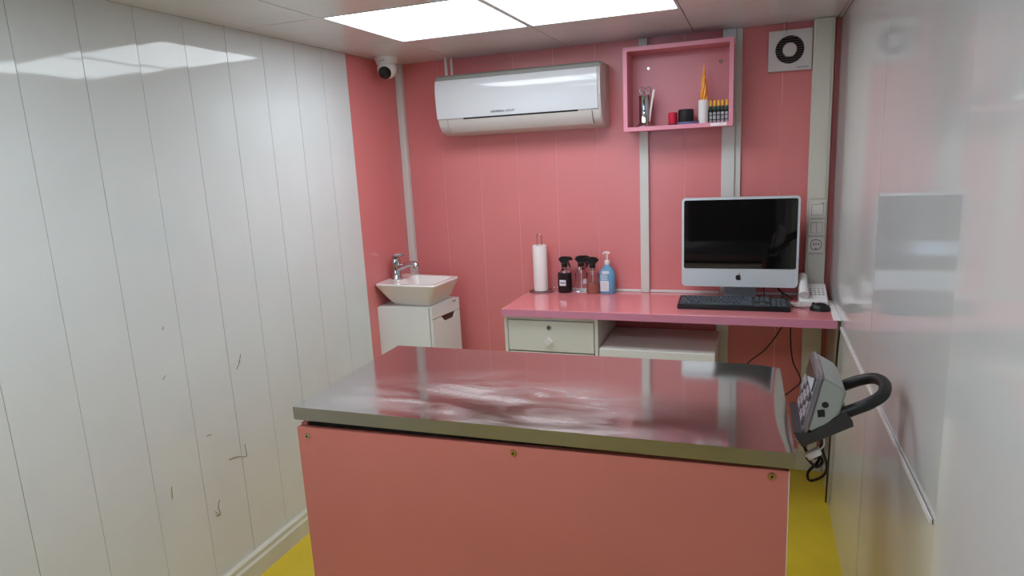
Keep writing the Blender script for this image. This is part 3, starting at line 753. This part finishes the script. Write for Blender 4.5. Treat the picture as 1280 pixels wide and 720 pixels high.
n_ = 150; path = [Vector((1.87, py0-.002, Z+.014)), Vector((1.845, -.245, Z+.009)), Vector((1.875, -.262, Z+.008)), Vector((1.90, -.235, Z+.009)), Vector((1.955, -.228, Z+.010)), Vector((1.99, -.245, Z+.010)), Vector((1.988, -.215, Z+.012))]
path = [Vector((1.872, -.222, Z+.016)), Vector((1.850, -.226, Z+.010)), Vector((1.838, -.215, Z+.009)), Vector((1.858, -.238, Z+.009)), Vector((1.885, -.236, Z+.009)), Vector((1.915, -.224, Z+.009)), Vector((1.95, -.223, Z+.009)), Vector((1.975, -.226, Z+.010))]
for i in range(n_):
    s = i/(n_-1)*(len(path)-1); k = min(int(s), len(path)-2); f = s-k; c = path[k]*(1-f)+path[k+1]*f
    d = (path[k+1]-path[k]).normalized(); u = d.cross(Vector((0, 0, 1))).normalized(); a = i*1.15
    pts.append(c+u*.006*math.cos(a)+Vector((0, 0, .006*math.sin(a))))
obj('coiled_cord', tube(pts, .0014, 4, sub=1), 'white_plastic', t, smooth=True)

# white filler sheet on the right end of the desk
bm = prism([(1.984, -.10), (1.999, -.10), (1.999, -.437), (1.974, -.437)], 'z', Z, Z+.003)
tag(rebase(obj('paper_strip', bm, 'paper'), (1.99, -.3, Z)), 'narrow white paper strip lying along the right end of the desk', 'paper')

# paper towel
px, py = .729, -.062
t = thing('paper_towel_holder', 'wire paper towel holder with a loop on top on the left end of the desk', 'holder', (px, py, Z))
ring = [(px+.058*math.cos(a), py+.045*math.sin(a), Z+.004) for a in [i*math.pi/8 for i in range(16)]]
obj('base_ring', tube(ring, .0025, 6, closed=True, sub=3), 'wire', t, smooth=True)
ring = [(px+.024*math.cos(a), py+.024*math.sin(a), Z+.004) for a in [i*math.pi/6 for i in range(12)]]
bm = tube(ring, .002, 6, closed=True, sub=3)
for a in (0, 1, 2, 3): tube([(px+.024*math.cos(a*math.pi/2), py+.024*math.sin(a*math.pi/2), Z+.004), (px+.058*math.cos(a*math.pi/2), py+.045*math.sin(a*math.pi/2), Z+.004)], .002, 6, bm=bm)
obj('inner_ring', bm, 'wire', t, smooth=True)
obj('post', tube([(px-.012, py, Z+.004), (px-.012, py, Z+.10), (px-.012, py, Z+.262), (px-.008, py, Z+.277), (px, py, Z+.281), (px+.008, py, Z+.277), (px+.012, py, Z+.262), (px+.012, py, Z+.10), (px+.012, py, Z+.004)], .0018, 6), 'wire', t, smooth=True)
bm = lathe([(.0165, .008), (.033, .008), (.0345, .014), (.0345, .222), (.033, .228), (.0165, .228), (.0165, .008)], (px, py, Z), 36)
tag(rebase(obj('paper_towel_roll', bm, 'paper', smooth=True), (px, py, Z+.008)), 'slim white paper towel roll upright on the wire holder', 'paper towel')
# loose wire ornament right of the roll
bm = bmesh.new()
for c in (.788, .806):
    ring = [(c+.010*math.cos(a), -.052, Z+.012+.010*math.sin(a)) for a in [i*math.pi/4 for i in range(8)]]
    tube(ring, .0013, 5, closed=True, bm=bm, sub=2)
tag(rebase(obj('wire_scroll', bm, 'wire', smooth=True), (.795, -.052, Z)), 'small curled wire scroll between the towel roll and the black spray bottle', 'wire')

def trigger(t, x, y, z, rot, lever_up=0.):
    """black trigger head facing +x before rotation"""
    Rz = Matrix.Translation((x, y, z)) @ Matrix.Rotation(rot, 4, 'Z')
    obj('collar', xf(lathe([(.0135, 0), (.0145, .002), (.0145, .016), (.011, .020), (0, .020)], (0, 0, 0), 18), Rz), 'black', t, smooth=True)
    pr = [(-.030, .036), (-.012, .016), (.012, .018), (.018, .030), (.036, .034), (.038, .046), (.030, .050), (-.006, .051), (-.020, .047)]
    obj('head', xf(prism(pr, 'y', -.009, .009, bev=.003), Rz), 'black', t, smooth=True)
    obj('trigger', xf(tube([(.016, 0, .034), (.021, 0, .020), (.029, 0, .006), (.032, 0, .000)], [.005, .0045, .004, .003], 8), Rz), 'black', t, smooth=True)
    obj('nozzle', xf(lathe([(.0, .036), (.005, .036), (.005, .043), (0, .043)], (0, 0, .040), 10, 'x'), Rz), 'black', t, smooth=True)
def spray(name, label, x, y, kind, rot, br=.030, bh=.122):
    t = thing(name, label, 'spray bottle', (x, y, Z), None)
    sh = [(0, 0), (br-.003, 0), (br, .004), (br, bh*.72), (br-.006, bh*.80), (br*.5, bh*.92), (.011, bh*.95), (.011, bh+.004)]
    if kind == 'black':
        obj('body', lathe([(0, 0), (br-.002, 0), (br, .004), (br, .092), (br-.004, .096), (0, .096)], (x, y, Z), 32), 'black_label', t, smooth=True)
        obj('neck', lathe([(br-.008, .0965), (br-.012, .102), (.012, .116), (.011, bh+.004), (.0, bh+.004)], (x, y, Z), 24), 'clear', t, smooth=True)
        lb = obj('label_sticker', xf(prism(rrect(-.017, .013, .036, .064, .001, 2), 'y', -br-.0012, -br+.012), Matrix.Translation((x, y, Z))), 'label', t)
        for k in range(6): obj('print_mark', B((x-.014+k*.0042, x-.0108+k*.0042, y-br-.0016, y-br-.0011, Z+.047, Z+.053)), 'ink', lb)
    else:
        inner = [(r-.0015 if r > .002 else 0, h+.001) for r, h in sh]
        obj('body', lathe(sh, (x, y, Z), 32), 'clear', t, smooth=True)
        obj('dip_tube', tube([(x, y, Z+.008), (x+.001, y, Z+bh)], .0015, 6), 'white_plastic', t)
        if kind == 'pink':
            obj('liquid', lathe([(0, .002), (br-.004, .002), (br-.0022, .005), (br-.0022, .052), (0, .052)], (x, y, Z), 32), 'pink_liquid', t, smooth=True)
        if kind == 'clear':
            obj('label_sticker', xf(prism(rrect(-.008, .008, .044, .066, .001, 2), 'y', -br-.001, -br+.004), Matrix.Translation((x, y, Z)) @ Matrix.Rotation(math.radians(48), 4, 'Z')), 'label', t)
    trigger(t, x, y, Z+bh, rot)
spray('spray_bottle', 'squat black bottle with pale label and black trigger head', .846, -.050, 'black', math.radians(-15), .034)
spray('spray_bottle', 'clear empty spray bottle with black trigger, between the black and the pink ones', .924, -.040, 'clear', math.radians(22), .030, .124)
spray('spray_bottle', 'spray bottle half filled with reddish pink liquid beside the blue soap', .986, -.066, 'pink', math.radians(194), .030)

# soap
x, y = 1.053, -.052
t = thing('soap_dispenser', 'blue liquid soap bottle with a white pump and pale label', 'soap bottle', (x, y, Z))
bm = loft([quadring([(x-a, y-b), (x+a, y-b), (x+a, y+b), (x-a, y+b)], Z+h, r) for a, b, h, r in
           ((.033, .019, 0, .014), (.036, .021, .004, .016), (.036, .021, .092, .016), (.032, .020, .108, .015), (.020, .016, .122, .012), (.013, .012, .130, .009), (.012, .0115, .136, .009))])
obj('bottle', bm, 'blue', t, smooth=True)
obj('pump_collar', lathe([(.012, .1365), (.013, .15), (.008, .156), (.004, .158), (0, .158)], (x, y, Z), 18), 'white_plastic', t, smooth=True)
obj('pump_stem', lathe([(.0035, .158), (.0035, .188)], (x, y, Z), 10), 'white_plastic', t, smooth=True)
obj('pump_spout', tube([(x+.012, y, Z+.189), (x, y, Z+.192), (x-.012, y, Z+.191), (x-.020, y, Z+.184)], [.005, .006, .005, .003], 8), 'white_plastic', t, smooth=True)
lb = obj('front_label', prism(rrect(x-.030, x+.010, Z+.012, Z+.062, .003, 3), 'y', y-.0216, y-.0209), 'label', t)
obj('print_line', B(*[(x-.027, x+.007-.005*(k % 3), y-.0221, y-.0216, Z+.020+k*.006, Z+.0225+k*.006) for k in range(6)]), 'fan', lb)
lb = obj('brand_patch', prism(rrect(x-.022, x+.012, Z+.094, Z+.108, .006, 4), 'y', y-.0216, y-.0195), 'label', t)
obj('print_line', B(*[(x-.028, x+.006-.004*(k % 2), y-.0216, y-.0209, Z+.066+k*.007, Z+.069+k*.007) for k in range(4)]), 'label', t)

# ------------------------------------------------------------------ cables under the desk
tag(obj('power_cable', tube([(1.838, -.06, .774), (1.815, -.06, .68), (1.75, -.05, .57), (1.68, -.04, .50), (1.62, -.04, .40)], .003, 6), 'black', smooth=True), 'black cable under the desk slanting down to the left', 'cable')
tag(obj('power_cable', tube([(1.848, -.13, .774), (1.846, -.12, .66), (1.86, -.11, .54), (1.895, -.10, .455), (1.86, -.11, .41), (1.80, -.08, .34), (1.72, -.05, .22)], .003, 6), 'black', smooth=True), 'black cable under the desk that bends back at the cream trunking', 'cable')
tag(obj('corner_cable', tube([(1.996, -.436, .80), (1.995, -.439, .775), (1.992, -.43, .70), (1.992, -.40, .55), (1.992, -.35, .35), (1.992, -.3, .006)], .0035, 6), 'black', smooth=True), 'black cable dropping from the right front corner of the desk', 'cable')

# ------------------------------------------------------------------ weighing console beside the table
t = thing('scale_console', 'grey keypad console on a dark bracket with a black loop handle beside the steel top', 'console', (1.80, -1.60, .82))
y0, y1 = -1.60, -1.425
side = [(1.804, .856), (1.828, .968), (1.836, .973), (1.868, .955), (1.877, .943), (1.866, .894), (1.842, .868), (1.815, .853)]
bd = obj('housing', prism(side, 'y', y0, y1, bev=.004), 'scale_grey', t, smooth=True)
# front frame and keypad on the slanted face
fa = Vector((1.800, 0, .846)); fb = Vector((1.828, 0, .980)); up_ = (fb-fa).normalized(); nn = Vector((-up_.z, 0, up_.x))
KM = Matrix(((nn.x, 0, up_.x, fa.x), (0, 1, 0, 0), (nn.z, 0, up_.z, fa.z), (0, 0, 0, 1)))   # x out of the face, z up the face
L_ = (fb-fa).length
obj('bezel', xf(prism(rrect(y0-.004, y1+.004, 0, L_, .012, 4), 'x', -.006, .006, bev=.003), KM), 'scale_face', t, smooth=True)
obj('display', xf(prism(rrect(y0+.015, y1-.015, .090, .122, .003, 3), 'x', .006, .008), KM), 'black_gloss', t)
for r in range(4):
    for c in range(6):
        a = y0+.014+c*.025; b = .012+r*.019
        obj('button', xf(B((.006, .0085, a, a+.019, b, b+.014), bev=.001, seg=1), KM), 'button_grey' if (r+c) % 3 else 'scale_dark', t)
obj('round_port', lathe([(0, -.0006), (.0068, -.0006), (.0068, .001)], (1.838, y0, .915), 18, 'y'), 'dark', t)
obj('square_port', prism([(1.825, .886), (1.839, .889), (1.837, .905), (1.823, .902)], 'y', y0-.0006, y0+.001), 'dark', t)
# bracket: sloping channel
bm = prism([(1.778, .848), (1.797, .816), (1.893, .873), (1.891, .884), (1.877, .903), (1.812, .850)], 'y', y0-.002, y0+.004)
prism([(1.778, .848), (1.785, .838), (1.889, .878), (1.880, .892), (1.812, .850)], 'y', y0+.004, y1, bm=bm)
prism([(1.778, .848), (1.797, .816), (1.893, .873), (1.891, .884), (1.877, .903), (1.812, .850)], 'y', y1-.004, y1+.002, bm=bm)
obj('bracket', bm, 'scale_dark', t)
hy0, hy1 = y0+.014, y1-.01; th = math.atan2(.034, .066)
def hp(d, y): return (1.872+d*math.cos(th), y, .893+d*math.sin(th))
pts = [hp(0, hy0), hp(.03, hy0), hp(.06, hy0+.004), hp(.088, hy0+.025), hp(.100, (hy0+hy1)/2), hp(.088, hy1-.025), hp(.06, hy1-.004), hp(.03, hy1), hp(0, hy1)]
obj('handle', tube(pts, .0125, 14, sub=5), 'rubber', t, smooth=True)
# the table's end bracket that carries it and the wires below
bm = tube([(1.785, -1.585, .838), (1.80, -1.58, .822), (1.81, -1.56, .80), (1.80, -1.53, .79), (1.785, -1.52, .80)], .0022, 6)
obj('wire_clip', bm, 'white_plastic', t, smooth=True)
bm = bmesh.new()
tube([(1.835, -1.57, .850), (1.84, -1.57, .80), (1.85, -1.57, .765), (1.845, -1.56, .735), (1.82, -1.55, .715), (1.815, -1.55, .735), (1.835, -1.55, .765), (1.84, -1.54, .80)], .0032, 6, bm=bm)
tag(obj('console_cable', bm, 'black', smooth=True), 'short looped black cable hanging under the console bracket', 'cable')
t = thing('cable_plug', 'small white plug hanging among wires below the console', 'plug', (1.82, -1.56, .79))
obj('body', xf(B((-.016, .016, -.008, .008, -.008, .008), bev=.003), Matrix.Translation((1.822, -1.575, .792)) @ Matrix.Rotation(math.radians(-35), 4, 'Y')), 'white_plastic', t, smooth=True)
bm = tube([(1.834, -1.575, .802), (1.842, -1.573, .815), (1.838, -1.57, .842)], .002, 6); obj('wire', bm, 'white_plastic', t, smooth=True)
tag(obj('console_cable', tube([(1.80, -1.56, .83), (1.806, -1.56, .795), (1.822, -1.56, .775), (1.836, -1.56, .78), (1.842, -1.555, .765), (1.83, -1.555, .752), (1.81, -1.55, .77)], .0035, 6), 'black', smooth=True), 'tangled dark cable around the white plug', 'cable')

for o in bpy.data.objects:
    if '_o' in o: del o['_o']
